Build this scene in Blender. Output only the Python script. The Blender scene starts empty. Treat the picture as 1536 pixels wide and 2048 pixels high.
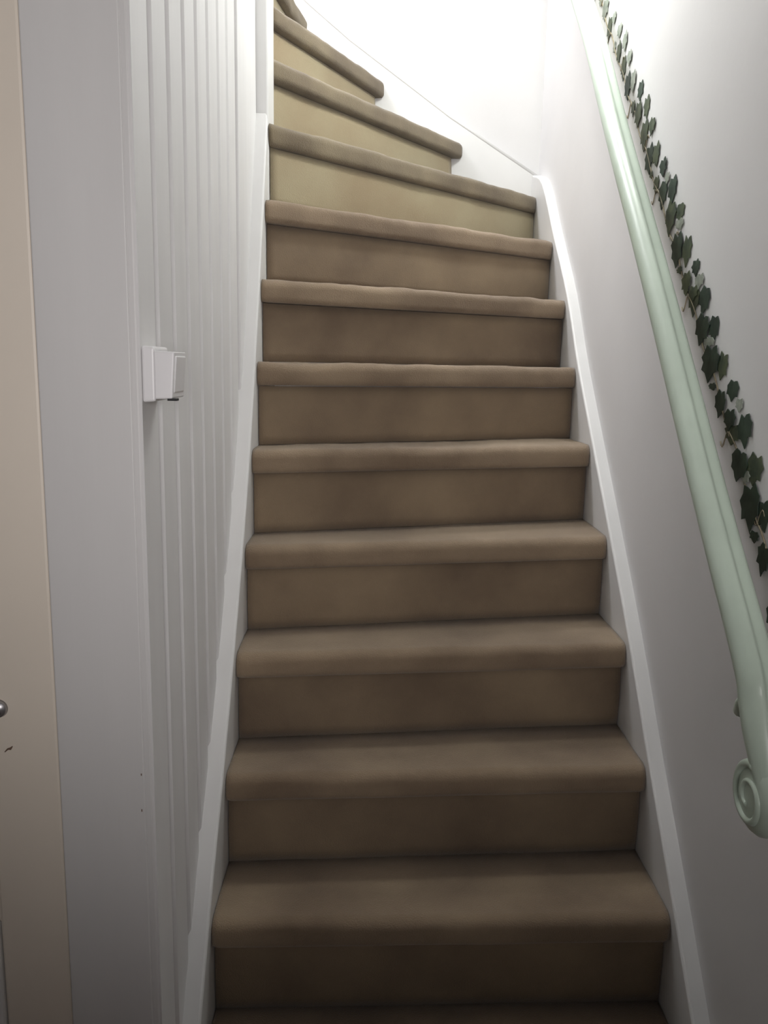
import bpy, bmesh, math, random
from mathutils import Vector, Matrix, noise

random.seed(7)
SC = bpy.context.scene
COL = SC.collection

# ------------------------------------------------------------------ camera
cam_d = bpy.data.cameras.new('camera')
cam = bpy.data.objects.new('camera', cam_d)
COL.objects.link(cam)
r2 = Vector((0.99971438, -0.01291848, 0.02010635))
u2 = Vector((-0.01746819, 0.17917433, 0.98366225))
fw = Vector((0.01630996, 0.98373252, -0.17889749))
m = Matrix.Identity(4)
for i in range(3):
    m[i][0], m[i][1], m[i][2] = r2[i], u2[i], -fw[i]
m.translation = (0.26256, 0.0, 1.14554)
cam.matrix_world = m
cam_d.sensor_fit = 'VERTICAL'
cam_d.sensor_height = 24.0
cam_d.lens = 1650.0 * 24.0 / 2048.0
cam_d.clip_start = 0.02
SC.camera = cam

# ------------------------------------------------------------------ world, lamps, exposure
wd = bpy.data.worlds.new('world')
wd.use_nodes = True
wd.node_tree.nodes['Background'].inputs[0].default_value = (0.75, 0.8, 0.9, 1)
wd.node_tree.nodes['Background'].inputs[1].default_value = 0.02
SC.world = wd


def lamp(name, kind, loc, energy, color, size=0.2, rot=(0, 0, 0)):
    d = bpy.data.lights.new(name, kind)
    d.energy = energy
    d.color = color
    if kind == 'AREA':
        d.shape = 'DISK'
        d.size = size
    else:
        d.shadow_soft_size = size
    o = bpy.data.objects.new(name, d)
    o.location = loc
    o.rotation_euler = rot
    COL.objects.link(o)
    return o


lamp('stairwell_lamp', 'POINT', (0.62, 2.02, 2.42), 22.5, (0.97, 1.0, 0.94), 0.09)
lamp('landing_lamp', 'POINT', (-0.50, 2.65, 3.30), 95.0, (0.98, 0.985, 1.02), 0.20)
hl = lamp('hall_fill_spot', 'SPOT', (0.45, -0.85, 1.25), 84.0, (1.0, 0.955, 0.945), 0.35, (math.radians(93.5), 0, math.radians(6)))  # unseen spot added behind the camera; its cone keeps low parts dim
hl.data.spot_size = math.radians(72)
hl.data.spot_blend = 1.0

SC.view_settings.view_transform = 'Standard'
SC.view_settings.look = 'None'
SC.view_settings.gamma = 1.0
SC.view_settings.use_curve_mapping = False
SC.view_settings.exposure = 0.0


# ------------------------------------------------------------------ materials
def mat(name, col, rough=0.6, var=0.0, vscale=5.0, bump=0.0, bscale=200.0, sheen=0.0, dark=None, stretch=None):
    M = bpy.data.materials.new(name)
    M.use_nodes = True
    nt = M.node_tree
    b = nt.nodes['Principled BSDF']
    b.inputs['Roughness'].default_value = rough
    b.inputs['Base Color'].default_value = (*col, 1)
    if sheen:
        b.inputs['Sheen Weight'].default_value = sheen
        b.inputs['Sheen Roughness'].default_value = 0.5
    tc = nt.nodes.new('ShaderNodeTexCoord')
    vec = tc.outputs['Object']
    if stretch:
        mp = nt.nodes.new('ShaderNodeMapping')
        mp.inputs['Scale'].default_value = stretch
        nt.links.new(vec, mp.inputs['Vector'])
        vec = mp.outputs['Vector']
    if var or dark:
        n = nt.nodes.new('ShaderNodeTexNoise')
        n.inputs['Scale'].default_value = vscale
        n.inputs['Detail'].default_value = 5
        r = nt.nodes.new('ShaderNodeValToRGB')
        d = dark or tuple(c * (1 - var) for c in col)
        r.color_ramp.elements[0].color = (*d, 1)
        r.color_ramp.elements[0].position = 0.33
        r.color_ramp.elements[1].color = (*col, 1)
        r.color_ramp.elements[1].position = 0.66
        nt.links.new(vec, n.inputs['Vector'])
        nt.links.new(n.outputs['Fac'], r.inputs['Fac'])
        nt.links.new(r.outputs['Color'], b.inputs['Base Color'])
    if bump:
        n2 = nt.nodes.new('ShaderNodeTexNoise')
        n2.inputs['Scale'].default_value = bscale
        n2.inputs['Detail'].default_value = 3
        bp = nt.nodes.new('ShaderNodeBump')
        bp.inputs['Strength'].default_value = bump
        bp.inputs['Distance'].default_value = 0.002
        nt.links.new(vec, n2.inputs['Vector'])
        nt.links.new(n2.outputs['Fac'], bp.inputs['Height'])
        nt.links.new(bp.outputs['Normal'], b.inputs['Normal'])
    return M


M_WALL = mat('wall_paint', (0.70, 0.69, 0.69), 0.75, 0.05, 3.0, 0.12, 60)
M_BOARD = mat('board_paint', (0.74, 0.73, 0.73), 0.5, 0.06, 4.0, 0.06, 40, stretch=(4, 4, 0.4))
M_STRING = mat('stringer_paint', (0.73, 0.725, 0.72), 0.42, 0.05, 6.0, 0.06, 50)
M_DOOR = mat('cream_door_paint', (0.82, 0.74, 0.64), 0.5, 0.05, 3.0, 0.05, 30)
M_CASING = mat('casing_paint', (0.70, 0.69, 0.685), 0.5, 0.05, 3.0, 0.05, 30, stretch=(4, 4, 0.4))
M_CARPET = mat('taupe_carpet', (0.285, 0.210, 0.138), 0.95, 0, 5.0, 0.9, 420, 0.22, dark=(0.178, 0.125, 0.081))
M_CARPET2 = mat('taupe_carpet_soiled', (0.215, 0.172, 0.108), 0.95, 0, 6.0, 0.9, 420, 0.22, dark=(0.135, 0.102, 0.064))
M_RISER = mat('taupe_carpet_riser', (0.272, 0.202, 0.130), 0.95, 0, 3.5, 0.7, 420, 0.15, dark=(0.155, 0.110, 0.073))
M_RISER2 = mat('taupe_carpet_riser_lit', (0.37, 0.318, 0.206), 0.95, 0, 3.0, 0.7, 420, 0.15, dark=(0.30, 0.235, 0.145))  # lighter riser copy for the upper steps; brighter light put into the colour
M_RAIL = mat('mint_green_gloss', (0.54, 0.635, 0.54), 0.33, 0.08, 12.0, 0.04, 30)
M_PLASTIC = mat('white_plastic', (0.80, 0.79, 0.80), 0.32)
M_DARK = mat('dark_recess', (0.012, 0.012, 0.012), 0.6)
M_METAL = mat('dull_metal', (0.42, 0.41, 0.42), 0.35)
M_METAL.node_tree.nodes['Principled BSDF'].inputs['Metallic'].default_value = 0.8
M_SCUFF = mat('brown_scuff', (0.16, 0.10, 0.07), 0.8)
M_LEAF = [mat('leaf_dark_green', (0.030, 0.055, 0.035), 0.55, 0, 40, dark=(0.010, 0.024, 0.016)),
          mat('leaf_olive_green', (0.085, 0.105, 0.055), 0.55, 0, 40, dark=(0.030, 0.048, 0.030)),
          mat('leaf_pale_green', (0.36, 0.38, 0.33), 0.55, 0, 60, dark=(0.20, 0.23, 0.19))]
M_STEM = mat('ivy_stem_beige', (0.40, 0.35, 0.24), 0.6, 0, 50, dark=(0.14, 0.11, 0.07))
M_FLOOR = mat('brown_floor', (0.16, 0.09, 0.06), 0.5, 0.3, 6.0)


# ------------------------------------------------------------------ helpers
def obj(name, bm, material, parent=None, smooth=False, bevel=0.0, seg=2):
    me = bpy.data.meshes.new(name)
    bmesh.ops.recalc_face_normals(bm, faces=bm.faces)
    bm.to_mesh(me)
    bm.free()
    me.materials.append(material)
    if smooth:
        for p in me.polygons:
            p.use_smooth = True
    o = bpy.data.objects.new(name, me)
    COL.objects.link(o)
    if parent:
        o.parent = parent
        o.matrix_parent_inverse = parent.matrix_basis.inverted()
    if bevel:
        b = o.modifiers.new('bevel', 'BEVEL')
        b.width = bevel
        b.segments = seg
        b.limit_method = 'ANGLE'
    return o


def thing(name, label, cat, loc=(0, 0, 0)):
    o = bpy.data.objects.new(name, None)
    COL.objects.link(o)
    o.location = loc
    o['label'] = label
    o['category'] = cat
    return o


def struct(o, label=None):
    o['kind'] = 'structure'
    if label:
        o['label'] = label
    return o


def box(bm, x0, x1, y0, y1, z0, z1):
    v = [bm.verts.new(p) for p in ((x0, y0, z0), (x1, y0, z0), (x1, y1, z0), (x0, y1, z0),
                                   (x0, y0, z1), (x1, y0, z1), (x1, y1, z1), (x0, y1, z1))]
    for f in ((0, 3, 2, 1), (4, 5, 6, 7), (0, 1, 5, 4), (1, 2, 6, 5), (2, 3, 7, 6), (3, 0, 4, 7)):
        bm.faces.new([v[i] for i in f])
    return bm


def B(*a):
    return box(bmesh.new(), *a)


def prism(poly, axis, a, b):
    """extrude a 2-D outline along x ('x': outline in y,z) or y ('y': outline in x,z)"""
    bm = bmesh.new()
    P = (lambda u, v, w: (w, u, v)) if axis == 'x' else (lambda u, v, w: (u, w, v))
    lo = [bm.verts.new(P(u, v, a)) for u, v in poly]
    hi = [bm.verts.new(P(u, v, b)) for u, v in poly]
    n = len(poly)
    bm.faces.new(lo)
    bm.faces.new(hi)
    for i in range(n):
        j = (i + 1) % n
        bm.faces.new((lo[i], lo[j], hi[j], hi[i]))
    return bm


def tube(bm, pts, rad, n=16, caps=True, prof=None):
    """round bar along a polyline; rad is a number or one per point"""
    rs = rad if isinstance(rad, (list, tuple)) else [rad] * len(pts)
    pts = [Vector(p) for p in pts]
    rings = []
    ref = Vector((1, 0, 0))
    for i, p in enumerate(pts):
        t = (pts[min(i + 1, len(pts) - 1)] - pts[max(i - 1, 0)]).normalized()
        r = ref if abs(t.dot(ref)) < 0.9 else Vector((0, 1, 0.2)).normalized()
        a = t.cross(r).normalized()
        b = t.cross(a)
        if rings and (a.dot(la) < 0):
            a, b = -a, -b
        la = a
        rings.append([bm.verts.new(p + rs[i] * (prof(360.0 * k / n) if prof else 1.0) * (math.cos(2 * math.pi * k / n) * a + math.sin(2 * math.pi * k / n) * b)) for k in range(n)])
    for q, w in zip(rings, rings[1:]):
        for k in range(n):
            l = (k + 1) % n
            bm.faces.new((q[k], q[l], w[l], w[k]))
    if caps:
        bm.faces.new(rings[0])
        bm.faces.new(rings[-1])
    return bm


# ------------------------------------------------------------------ the stair's setting-out (metres; left string face x = 0)
H = 0.19
W = 0.808
YB = 3.05                      # face of the back string
XR = W + 0.03                  # right wall
XL = -0.03                     # left boarded wall
YD = 1.06                      # the door wall that faces the hall
OV = 0.028
TH = 0.053
L_Y = [1.11, 1.270, 1.423, 1.557, 1.687, 1.796, 1.885, 1.965, 2.046, 2.118]
R_Y = [1.11, 1.296, 1.476, 1.649, 1.842, 2.041, 2.236, 2.407, 2.628, 2.940]
FRONT = [((0.0, L_Y[k]), (W, R_Y[k])) for k in range(10)]
FRONT += [((-0.01, 2.249), (0.563, YB - 0.012)), ((-0.02, 2.424), (0.288, YB - 0.014)),
          ((-0.045, 2.62), (0.02, YB - 0.012)), ((-0.13, 2.66), (-0.22, YB - 0.012)),
          ((-0.30, 2.35), (-0.42, YB - 0.012)), ((-0.50, 2.28), (-0.62, YB - 0.012))]
ZT = 4.7
ZF = -0.19

# ------------------------------------------------------------------ room shell
struct(obj('floor', B(-1.3, XR, -2.6, 1.4, ZF - 0.05, ZF), M_FLOOR))
wr = struct(obj('wall_right', B(XR, XR + 0.1, -2.6, YB + 0.13, ZF, ZT), M_WALL))
struct(obj('wall_back', B(-1.5, XR, YB + 0.03, YB + 0.13, ZF, ZT), M_WALL))
struct(obj('wall_front', B(-1.3, -0.96, YD, YD + 0.1, ZF, ZT), M_WALL))
wf = struct(obj('wall_upper', B(-0.96, -0.045, YD + 0.012, YD + 0.1, 1.95, ZT), M_WALL))
struct(obj('wall_entrance', B(-1.3, XR, -2.7, -2.6, ZF, 2.5), M_WALL))
struct(obj('wall_side', B(-1.4, -1.3, -2.7, YD + 0.1, ZF, 2.5), M_WALL))
struct(obj('wall_landing', B(-1.5, -1.4, YD + 0.1, YB + 0.03, ZF, ZT), M_WALL))
struct(obj('ceiling', B(-1.4, XR, -2.7, 0.75, 2.5, 2.75), M_WALL))
struct(obj('ceiling_upper', B(-1.5, XR + 0.1, 0.65, YB + 0.13, ZT, ZT + 0.1), M_WALL))
struct(obj('wall_stairwell', B(-1.4, XR, 0.65, 0.75, 2.75, ZT), M_WALL))

# left wall: backing with vertical boards, each board a piece of its own
wl = struct(obj('wall_left', B(-0.14, XL - 0.012, YD + 0.012, 2.12, ZF, ZT), M_BOARD), 'white wall clad in upright boards left of the stairs')
edges = [1.0605, 1.145, 1.241, 1.339, 1.432, 1.527, 1.626, 1.722, 1.828]
for i in range(len(edges) - 1):
    y0, y1 = edges[i] + (0.016 if i else 0), edges[i + 1] - 0.008
    bm = bmesh.new()
    t = 0.012
    prof = [(XL - t, y0 - 0.009 * (i > 0)), (XL - 0.007, y0 - 0.008 * (i > 0)), (XL, y0), (XL, y1 - 0.001), (XL - 0.007, y1 + 0.008), (XL - t, y1 + 0.008)]
    lo = [bm.verts.new((x, y, ZF)) for x, y in prof]
    hi = [bm.verts.new((x, y, ZT)) for x, y in prof]
    for k in range(6):
        l = (k + 1) % 6
        bm.faces.new((lo[k], lo[l], hi[l], hi[k]))
    bm.faces.new(lo)
    bm.faces.new(hi)
    obj('board', bm, M_BOARD, wl)
obj('cover_board', B(XL - 0.012, XL + 0.002, 1.846, 2.118, ZF, ZT), M_BOARD, wl, bevel=0.003)

# casing beside the door, cream door with lock
tr = struct(obj('trim_1', B(-0.1595, -0.0425, YD - 0.002, YD + 0.03, ZF, ZT), M_CASING, bevel=0.002), 'white upright casing between door and boarded wall')
obj('corner_bead', B(-0.046, XL - 0.001, YD - 0.0005, YD + 0.014, ZF, ZT), M_CASING, tr, bevel=0.005, seg=4)
for x, z, hh in ((-0.0475, 0.578, 0.003), (-0.0485, 0.524, 0.0035)):
    obj('nail_hole', B(x, x + 0.0013, YD - 0.0026, YD - 0.0018, z, z + hh), M_SCUFF, tr)
dr = struct(obj('door_1', B(-0.95, -0.160, YD + 0.012, YD + 0.05, ZF + 0.01, 1.95), M_DOOR), 'cream door beside the white casing')
obj('door_stile', B(-0.256, -0.1605, YD + 0.002, YD + 0.012, ZF + 0.01, 1.95), M_DOOR, dr, bevel=0.004)
obj('door_stile', B(-0.95, -0.85, YD + 0.002, YD + 0.012, ZF + 0.01, 1.95), M_DOOR, dr, bevel=0.004)
for z0, z1 in ((ZF + 0.01, 0.0), (0.56, 0.68), (1.83, 1.95)):
    obj('door_rail', B(-0.85, -0.256, YD + 0.002, YD + 0.012, z0, z1), M_DOOR, dr, bevel=0.004)
for z0, z1 in ((0.0, 0.345),):
    obj('panel_moulding', B(-0.275, -0.2565, YD - 0.006, YD + 0.012, z0, z1), M_STRING, dr, bevel=0.005)
bm = bmesh.new()
bmesh.ops.create_cone(bm, cap_ends=True, segments=32, radius1=0.013, radius2=0.0115, depth=0.006,
                      matrix=Matrix.Translation((-0.2385, YD - 0.001, 0.672)) @ Matrix.Rotation(math.pi / 2, 4, 'X'))
lk = obj('lock_rosette', bm, M_METAL, dr, True)
bm = bmesh.new()
bmesh.ops.create_cone(bm, cap_ends=True, segments=24, radius1=0.0062, radius2=0.0058, depth=0.004,
                      matrix=Matrix.Translation((-0.2395, YD - 0.004, 0.667)) @ Matrix.Rotation(math.pi / 2, 4, 'X'))
box(bm, -0.242, -0.237, YD - 0.006, YD - 0.002, 0.655, 0.667)
obj('keyhole', bm, M_DARK, lk)
bm = bmesh.new()
tube(bm, [(-0.2335, YD + 0.0016, 0.6085), (-0.229, YD + 0.0014, 0.613), (-0.2255, YD + 0.0012, 0.6135), (-0.2225, YD + 0.0014, 0.617)],
     [0.0006, 0.0012, 0.0018, 0.0006], 8)
obj('scuff_mark', bm, M_SCUFF, dr)

# ------------------------------------------------------------------ staircase
st = thing('staircase', 'steep winding staircase carpeted in worn taupe between white side boards', 'staircase', (W / 2, 1.11, ZF))


def wob(p, s, a):
    return noise.noise(Vector(p) * s) * a


def lerp(a, b, t):
    return tuple(x + (y - x) * t for x, y in zip(a, b))


NS = 72
PROF = []                       # (depth behind the front line, height below the tread top): rounded carpet nosing
R = 0.022
for i in range(9):
    a = math.pi / 2 * i / 8
    PROF.append((R - R * math.sin(a), R - R * math.cos(a)))
R2 = 0.014
for i in range(7):
    a = math.pi / 2 * i / 6
    PROF.append((R2 - R2 * math.cos(a), TH - R2 + R2 * math.sin(a)))


def tread(k):
    (A, Bp), z = FRONT[k], k * H
    if k + 1 < len(FRONT):
        G0, G1 = FRONT[k + 1]
    else:
        G0, G1 = (A[0] - 0.25, A[1]), (Bp[0] - 0.25, Bp[1])
    bm = bmesh.new()
    rows = []
    d_end = Vector((0, 0))
    for i in range(NS + 1):
        s = i / NS
        F = Vector(lerp(A, Bp, s))
        G = Vector(lerp(G0, G1, s))
        if k < 10:
            d = Vector((0, 1))
            dep = max(0.08, G.y - F.y + OV + 0.03)
        else:
            tg = (Vector(Bp) - Vector(A)).normalized()
            d = Vector((-tg.y, tg.x))
            dep = max(0.05, (G - F).dot(d) + OV + 0.02)
        e = min(i, NS - i) / NS
        amp = 0.0035 if k >= 5 else 0.0022
        row = []
        prof = [(dep, 0.0), (dep * 0.66, 0.0), (dep * 0.33 + R * 0.5, 0.0)] + PROF + [(OV + 0.012, TH), (dep, TH)]
        for j, (b, h) in enumerate(prof):
            p = F + d * b
            zz = z - h
            if 1 <= j <= 12:
                zz += wob((p.x * 1.0 + k * 3.1, p.y, k * 1.7), 9, amp) + wob((p.x + k, p.y, 5.0), 28, amp * 0.5)
            if 3 <= j <= 17:
                q = wob((s * 0.9 + k * 2.3, h * 4, k), 8, amp)
                p = p + d * q
                if e < 0.012:          # tucked-in ends of the nosing
                    p = p + d * 0.004
            x, y = p
            if k < 10:
                x = min(max(x, 0.0012), W - 0.0012)
            if y > YB - 0.002:
                y = YB - 0.002
            row.append(bm.verts.new((x, y, zz)))
        rows.append(row)
    n = len(rows[0])
    for a, b in zip(rows, rows[1:]):
        for j in range(n):
            l = (j + 1) % n
            bm.faces.new((a[j], a[l], b[l], b[j]))
    bm.faces.new(rows[0])
    bm.faces.new(rows[-1])
    return bm


def riser(k):
    """the carpeted upright under tread k, standing on tread k-1"""
    (A, Bp) = FRONT[k]
    z1, z0 = k * H - TH - 0.0015, (k - 1) * H + 0.0006 - (0.0 if k else 0.0)
    tg = (Vector(Bp) - Vector(A)).normalized()
    nrm = Vector((0, 1)) if k < 10 else Vector((-tg.y, tg.x))
    bm = bmesh.new()
    n, mz = 40, 6
    fr, bk = [], []
    for i in range(n + 1):
        s = i / n
        if k >= 10:
            s *= 0.965
        p = Vector(lerp(A, Bp, s)) + nrm * OV
        c1, c2 = [], []
        for j in range(mz + 1):
            t = j / mz
            zz = z0 + (z1 - z0) * t
            bul = 0.003 * math.sin(math.pi * t) + wob((p.x + k * 5, zz * 2, k), 7, 0.0025)
            x, y = p + nrm * (-bul)
            x2, y2 = p + nrm * 0.012
            if k < 10:
                x = min(max(x, 0.0018), W - 0.0018)
                x2 = min(max(x2, 0.0018), W - 0.0018)
            c1.append(bm.verts.new((x, min(y, YB - 0.003), zz)))
            c2.append(bm.verts.new((x2, min(y2, YB - 0.0025), zz)))
        fr.append(c1)
        bk.append(c2)
    for G in (fr, bk):
        for a, b in zip(G, G[1:]):
            for j in range(mz):
                bm.faces.new((a[j], a[j + 1], b[j + 1], b[j]))
    for i in range(n):
        bm.faces.new((fr[i][0], fr[i + 1][0], bk[i + 1][0], bk[i][0]))
        bm.faces.new((fr[i][mz], fr[i + 1][mz], bk[i + 1][mz], bk[i][mz]))
    for i in (0, n):
        for j in range(mz):
            bm.faces.new((fr[i][j], fr[i][j + 1], bk[i][j + 1], bk[i][j]))
    return bm


for k in range(0, 16):
    obj('carpeted_tread', tread(k), M_CARPET2 if k >= 9 else M_CARPET, st, True)
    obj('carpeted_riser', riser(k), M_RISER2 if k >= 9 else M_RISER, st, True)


def resample(pts, n):
    """smooth curve through the points (Catmull-Rom)"""
    out = []
    P = [tuple(2 * a - b for a, b in zip(pts[0], pts[1]))] + list(pts) + [tuple(2 * a - b for a, b in zip(pts[-1], pts[-2]))]
    for i in range(1, len(P) - 2):
        for q in range(n):
            t = q / n
            out.append(tuple(0.5 * (2 * b + (c - a) * t + (2 * a - 5 * b + 4 * c - d) * t * t + (3 * b - a - 3 * c + d) * t ** 3)
                             for a, b, c, d in zip(P[i - 1], P[i], P[i + 1], P[i + 2])))
    out.append(pts[-1])
    return out


ls = [L_Y[k] for k in range(1, 10)]
ls = [ls[0]] + [(a + 2 * b + c) / 4 for a, b, c in zip(ls, ls[1:], ls[2:])] + [ls[-1]]
ltop = resample([(1.02, -0.16)] + [(y, (k + 1) * H + 0.018) for k, y in enumerate(ls)], 4)
lpoly = ltop + [(2.12, 1.25), (1.75, 0.62), (1.40, ZF + 0.001), (1.02, ZF + 0.001)]
obj('string_board', prism(lpoly, 'x', XL - 0.0085, 0.0), M_STRING, st, bevel=0.005, seg=3)['label'] = 'white left string board'
rtop = resample([(1.02, -0.10)] + [(R_Y[k], k * H + 0.016) for k in range(1, 9)] + [(2.86, 1.735), (YB, 1.800)], 4)
rpoly = rtop + [(YB, 1.30), (2.30, 0.66), (1.75, ZF + 0.001), (1.02, ZF + 0.001)]
obj('string_board', prism(rpoly, 'x', W, XR + 0.006), M_STRING, st, bevel=0.005, seg=3)['label'] = 'white right string board'
btop = [(XR - 0.001, 1.790), (0.514, 1.985), (0.165, 2.222), (0.028, 2.328), (-0.25, 2.56), (-0.7, 2.98)]
bpoly = btop + [(-0.7, 2.4), (0.1, 1.75), (XR - 0.001, 1.35)]
obj('string_board', prism(bpoly, 'y', YB, YB + 0.0295), M_STRING, st, bevel=0.005, seg=3)['label'] = 'white back string board'
bm = bmesh.new()
tube(bm, [(x, YB + 0.004, z - 0.0005) for x, z in btop], 0.006, 10)
obj('string_cap', bm, M_STRING, st, True)
obj('newel_post', B(-0.125, 0.0, 2.1225, 2.243, 0.6, ZT - 0.001), M_STRING, st, bevel=0.004)

# ------------------------------------------------------------------ light switch box
sw = thing('switch_box', 'small white surface mounted switch box on the boarded wall edge', 'switch', (XL, 1.10, 1.12))
S0 = 1.066


def sw_taper(x0, x1, y0, y1, z0, z1, tz, ty):
    bm = B(x0, x1, y0, y1, z0, z1)
    for v in bm.verts:
        if abs(v.co.x - x1) < 1e-6:
            cy, cz = (y0 + y1) / 2, (z0 + z1) / 2
            v.co.y = cy + (v.co.y - cy) * ty
            v.co.z = cz + (v.co.z - cz) * tz
    return bm


obj('back_plate', sw_taper(XL, XL + 0.016, S0 - 0.003, S0 + 0.071, 1.0885, 1.160, 0.96, 0.97), M_PLASTIC, sw, bevel=0.003, seg=3)
bm = sw_taper(XL + 0.015, XL + 0.041, S0 - 0.0022, S0 + 0.067, 1.0930, 1.1535, 0.98, 0.96)
for v in bm.verts:
    if v.co.x > XL + 0.03 and v.co.z < 1.1:
        v.co.x -= 0.004
obj('cover', bm, M_PLASTIC, sw, bevel=0.002, seg=3)
bm = sw_taper(XL + 0.034, XL + 0.0425, S0 + 0.004, S0 + 0.062, 1.099, 1.149, 0.94, 0.92)
for v in bm.verts:
    if v.co.z < 1.11:
        v.co.x -= 0.004
obj('rocker', bm, M_PLASTIC, sw, bevel=0.002)
obj('dark_strip', B(XL + 0.031, XL + 0.0425, S0 - 0.0015, S0 + 0.012, 1.0912, 1.0940), M_DARK, sw)['label'] = 'dark strip at the lower corner'  # thin dark strip along the cover's lower near corner

# ------------------------------------------------------------------ handrail
XH = 0.775
hr = thing('handrail', 'long round mint green handrail with scrolled lower end on right wall', 'handrail', (XH, 1.0, 0.58))
axis = resample([(0.952, 0.610), (0.982, 0.668), (1.010, 0.718), (1.044, 0.770), (1.22, 0.951), (1.543, 1.298), (1.875, 1.640), (2.12, 1.905), (2.33, 2.105), (2.75, 2.50)], 8)
bm = bmesh.new()


def cove(deg):
    """moulded rail section: round with a long finger cove on the upper side towards the wall"""
    u = (deg - 190.0) / (22.0 if deg < 190.0 else 48.0)
    return 1.0 - (0.30 * math.cos(u * math.pi / 2) ** 2 if abs(u) < 1 else 0.0)


tube(bm, [(XH, y, z) for y, z in axis], [0.0258 - 0.0105 * max(0.0, 1 - i / 12) ** 1.5 for i in range(len(axis))], 60, prof=cove)
obj('rail', bm, M_RAIL, hr, True)
# scrolled end: a thick disc with a raised spiral on its face
VC = Vector((XH, 0.975, 0.603))
VS = 1.13
bm = bmesh.new()
prof = [(0.0, -0.019), (0.018, -0.020), (0.030, -0.0175), (0.039, -0.0145), (0.0435, -0.008), (0.0445, 0.0), (0.0435, 0.008), (0.039, 0.0145), (0.02, 0.018), (0.0, 0.019)]
rings = []
for r, dx in prof:
    if r == 0:
        rings.append([bm.verts.new(VC + Vector((dx, 0, 0)))])
    else:
        rings.append([bm.verts.new(VC + Vector((dx, VS * r * math.cos(2 * math.pi * q / 40), VS * r * math.sin(2 * math.pi * q / 40)))) for q in range(40)])
for a, b in zip(rings, rings[1:]):
    for q in range(40):
        l = (q + 1) % 40
        f = [a[q % len(a)], a[l % len(a)], b[l % len(b)], b[q % len(b)]]
        u = []
        for v in f:
            if v not in u:
                u.append(v)
        bm.faces.new(u)
sc = obj('scroll_end', bm, M_RAIL, hr, True)
bm = bmesh.new()
sp = []
for q in range(61):
    a = math.radians(95 - q * 9)
    r = 0.0435 - 0.033 * q / 60
    sp.append(VC + Vector((-0.0155 - 0.004 * q / 60, r * math.cos(a), r * math.sin(a))))
tube(bm, sp, [0.0035 + 0.003 * (1 - q / 60) for q in range(61)], 10)
obj('spiral_ridge', bm, M_RAIL, sc, True)
for by, bz in ((1.020, 0.733), (2.42, 2.19)):
    bm = bmesh.new()
    n = Vector((0, 0.66, -0.75))
    p0 = Vector((XH, by, bz)) + n * 0.016
    tube(bm, [p0, p0 + n * 0.034, p0 + n * 0.048 + Vector((0.002, 0, 0)), p0 + n * 0.052 + Vector((0.018, 0, 0)), Vector((XR - 0.004, p0.y + n.y * 0.052, p0.z + n.z * 0.052))], [0.012, 0.011, 0.011, 0.010, 0.009], 14)
    br = obj('wall_bracket', bm, M_RAIL, hr, True)
    bm = bmesh.new()
    bmesh.ops.create_cone(bm, cap_ends=True, segments=28, radius1=0.024, radius2=0.020, depth=0.006,
                          matrix=Matrix.Translation((XR - 0.003, p0.y + n.y * 0.052, p0.z + n.z * 0.052)) @ Matrix.Rotation(-math.pi / 2, 4, 'Y'))
    obj('rosette', bm, M_RAIL, br, True)

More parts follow.
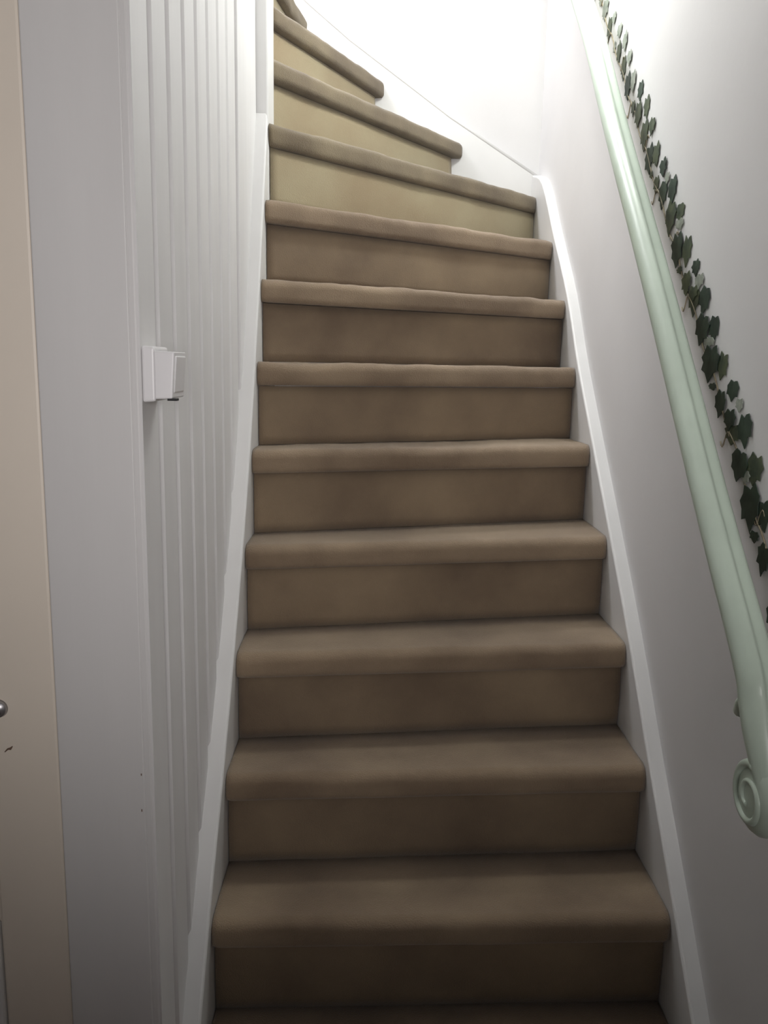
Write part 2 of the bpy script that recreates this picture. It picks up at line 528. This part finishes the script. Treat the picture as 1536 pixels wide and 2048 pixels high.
# ------------------------------------------------------------------ ivy garland on the right wall
IVY = [(2.335, 2.076, 0.023, 0.017, 2), (2.279, 2.038, 0.048, 0.045, 2), (2.186, 1.983, 0.026, 0.023, 2), (2.23, 1.972, 0.034, 0.048, 1), (2.131, 1.934, 0.034, 0.027, 2), (2.077, 1.891, 0.029, 0.037, 2), (2.171, 1.91, 0.02, 0.023, 2), (2.126, 1.884, 0.031, 0.04, 1), (2.031, 1.84, 0.028, 0.029, 2), (2.079, 1.835, 0.032, 0.045, 1), (2.032, 1.78, 0.036, 0.051, 0), (1.988, 1.778, 0.03, 0.039, 2), (1.932, 1.741, 0.033, 0.035, 0), (1.976, 1.717, 0.02, 0.028, 1), (1.932, 1.693, 0.04, 0.045, 1), (1.878, 1.692, 0.033, 0.041, 1), (1.879, 1.637, 0.04, 0.054, 1), (1.829, 1.641, 0.032, 0.03, 1), (1.836, 1.579, 0.043, 0.053, 0), (1.789, 1.577, 0.036, 0.039, 1), (1.738, 1.54, 0.033, 0.031, 0), (1.777, 1.515, 0.026, 0.029, 1), (1.812, 1.541, 0.015, 0.013, 1), (1.708, 1.514, 0.019, 0.019, 2), (1.731, 1.488, 0.04, 0.047, 0), (1.675, 1.486, 0.039, 0.043, 0), (1.672, 1.434, 0.045, 0.055, 1), (1.624, 1.435, 0.037, 0.03, 1), (1.621, 1.413, 0.034, 0.018, 2), (1.623, 1.367, 0.048, 0.057, 0), (1.573, 1.359, 0.037, 0.046, 1), (1.601, 1.327, 0.022, 0.012, 1), (1.559, 1.3, 0.036, 0.037, 1), (1.523, 1.323, 0.03, 0.025, 0), (1.499, 1.298, 0.034, 0.022, 2), (1.52, 1.279, 0.034, 0.022, 1), (1.519, 1.268, 0.042, 0.047, 1), (1.468, 1.263, 0.039, 0.041, 0), (1.466, 1.213, 0.049, 0.048, 0), (1.418, 1.213, 0.034, 0.04, 0), (1.432, 1.19, 0.038, 0.017, 2), (1.418, 1.155, 0.059, 0.054, 0), (1.37, 1.151, 0.035, 0.038, 1), (1.4, 1.116, 0.023, 0.011, 0), (1.362, 1.09, 0.034, 0.038, 0), (1.322, 1.113, 0.035, 0.03, 0), (1.291, 1.091, 0.021, 0.018, 2), (1.32, 1.067, 0.035, 0.03, 0), (1.309, 1.044, 0.043, 0.03, 1), (1.264, 1.054, 0.04, 0.046, 0), (1.27, 0.999, 0.048, 0.045, 0), (1.22, 0.999, 0.042, 0.043, 1), (1.246, 0.984, 0.024, 0.02, 2), (1.22, 0.943, 0.052, 0.061, 0), (1.176, 0.936, 0.031, 0.042, 0), (1.198, 0.9, 0.025, 0.016, 0), (1.162, 0.875, 0.03, 0.042, 0), (1.135, 0.903, 0.033, 0.032, 1)]
IVY += [(1.10, 0.86, 0.035, 0.04, 0), (1.07, 0.80, 0.035, 0.045, 1), (1.12, 0.80, 0.03, 0.04, 0), (1.02, 0.76, 0.035, 0.045, 0),
        (2.40, 2.13, 0.03, 0.04, 2), (2.44, 2.20, 0.03, 0.04, 1), (2.50, 2.23, 0.03, 0.04, 2), (2.55, 2.31, 0.03, 0.04, 1)]
iv = thing('ivy_garland', 'garland of dark green ivy leaves running up the right wall', 'garland', (XR, 1.65, 1.43))
OUT = [(0.0, -0.58), (0.16, -0.40), (0.26, -0.27), (0.45, -0.24), (0.42, -0.02), (0.52, 0.20), (0.38, 0.30), (0.28, 0.48), (0.10, 0.42),
       (0.0, 0.34), (-0.09, 0.42), (-0.28, 0.48), (-0.37, 0.29), (-0.52, 0.16), (-0.42, -0.03), (-0.46, -0.25), (-0.25, -0.26), (-0.15, -0.42)]


def leaf(y, z, wy, hz, i):
    bm = bmesh.new()
    rot = math.radians(random.uniform(-14, 14))
    fl = random.choice((-1, 1))
    off = 0.0004 + 0.0008 * (i % 3)
    fr, bk = [], []
    for u, v in OUT:
        u = u * fl + random.uniform(-0.04, 0.04)
        v = v + random.uniform(-0.04, 0.04)
        a, b = u * math.cos(rot) - v * math.sin(rot), u * math.sin(rot) + v * math.cos(rot)
        bend = 0.0008 * abs(u) * 2
        fr.append(bm.verts.new((XR - off - bend - 0.0012, y + a * wy * 1.08, z + b * hz)))
        bk.append(bm.verts.new((XR - off - bend, y + a * wy * 1.08, z + b * hz)))
    c1 = bm.verts.new((XR - off - 0.0016, y, z + 0.05 * hz))
    c2 = bm.verts.new((XR - off, y, z + 0.05 * hz))
    n = len(OUT)
    for k in range(n):
        l = (k + 1) % n
        bm.faces.new((fr[k], fr[l], c1))
        bm.faces.new((bk[l], bk[k], c2))
        bm.faces.new((fr[k], bk[k], bk[l], fr[l]))
    return bm


for i, (y, z, wy, hz, t) in enumerate(IVY):
    obj('leaf', leaf(y, z, wy * 1.1, hz * 1.12, i), M_LEAF[t], iv)
cy = [(y, 0.902 + (y - 1.175) * 1.012 + 0.006 * math.sin(y * 55)) for y in [0.98 + 0.0125 * q for q in range(130)]]
bm = bmesh.new()
tube(bm, [(XR - 0.0014, y, z) for y, z in cy], 0.0014, 6)
obj('stem', bm, M_STEM, iv, True)
for q in range(0, 130, 9):
    y, z = cy[q]
    bm = bmesh.new()
    s = 1 if (q // 9) % 2 else -1
    tube(bm, [(XR - 0.0016, y + s * 0.004 * a, z - 0.006 + 0.010 * math.sin(a * 0.8) * s - 0.0015 * a * s) for a in range(0, 9)], 0.0011, 6)
    obj('tendril', bm, M_STEM, iv, True)
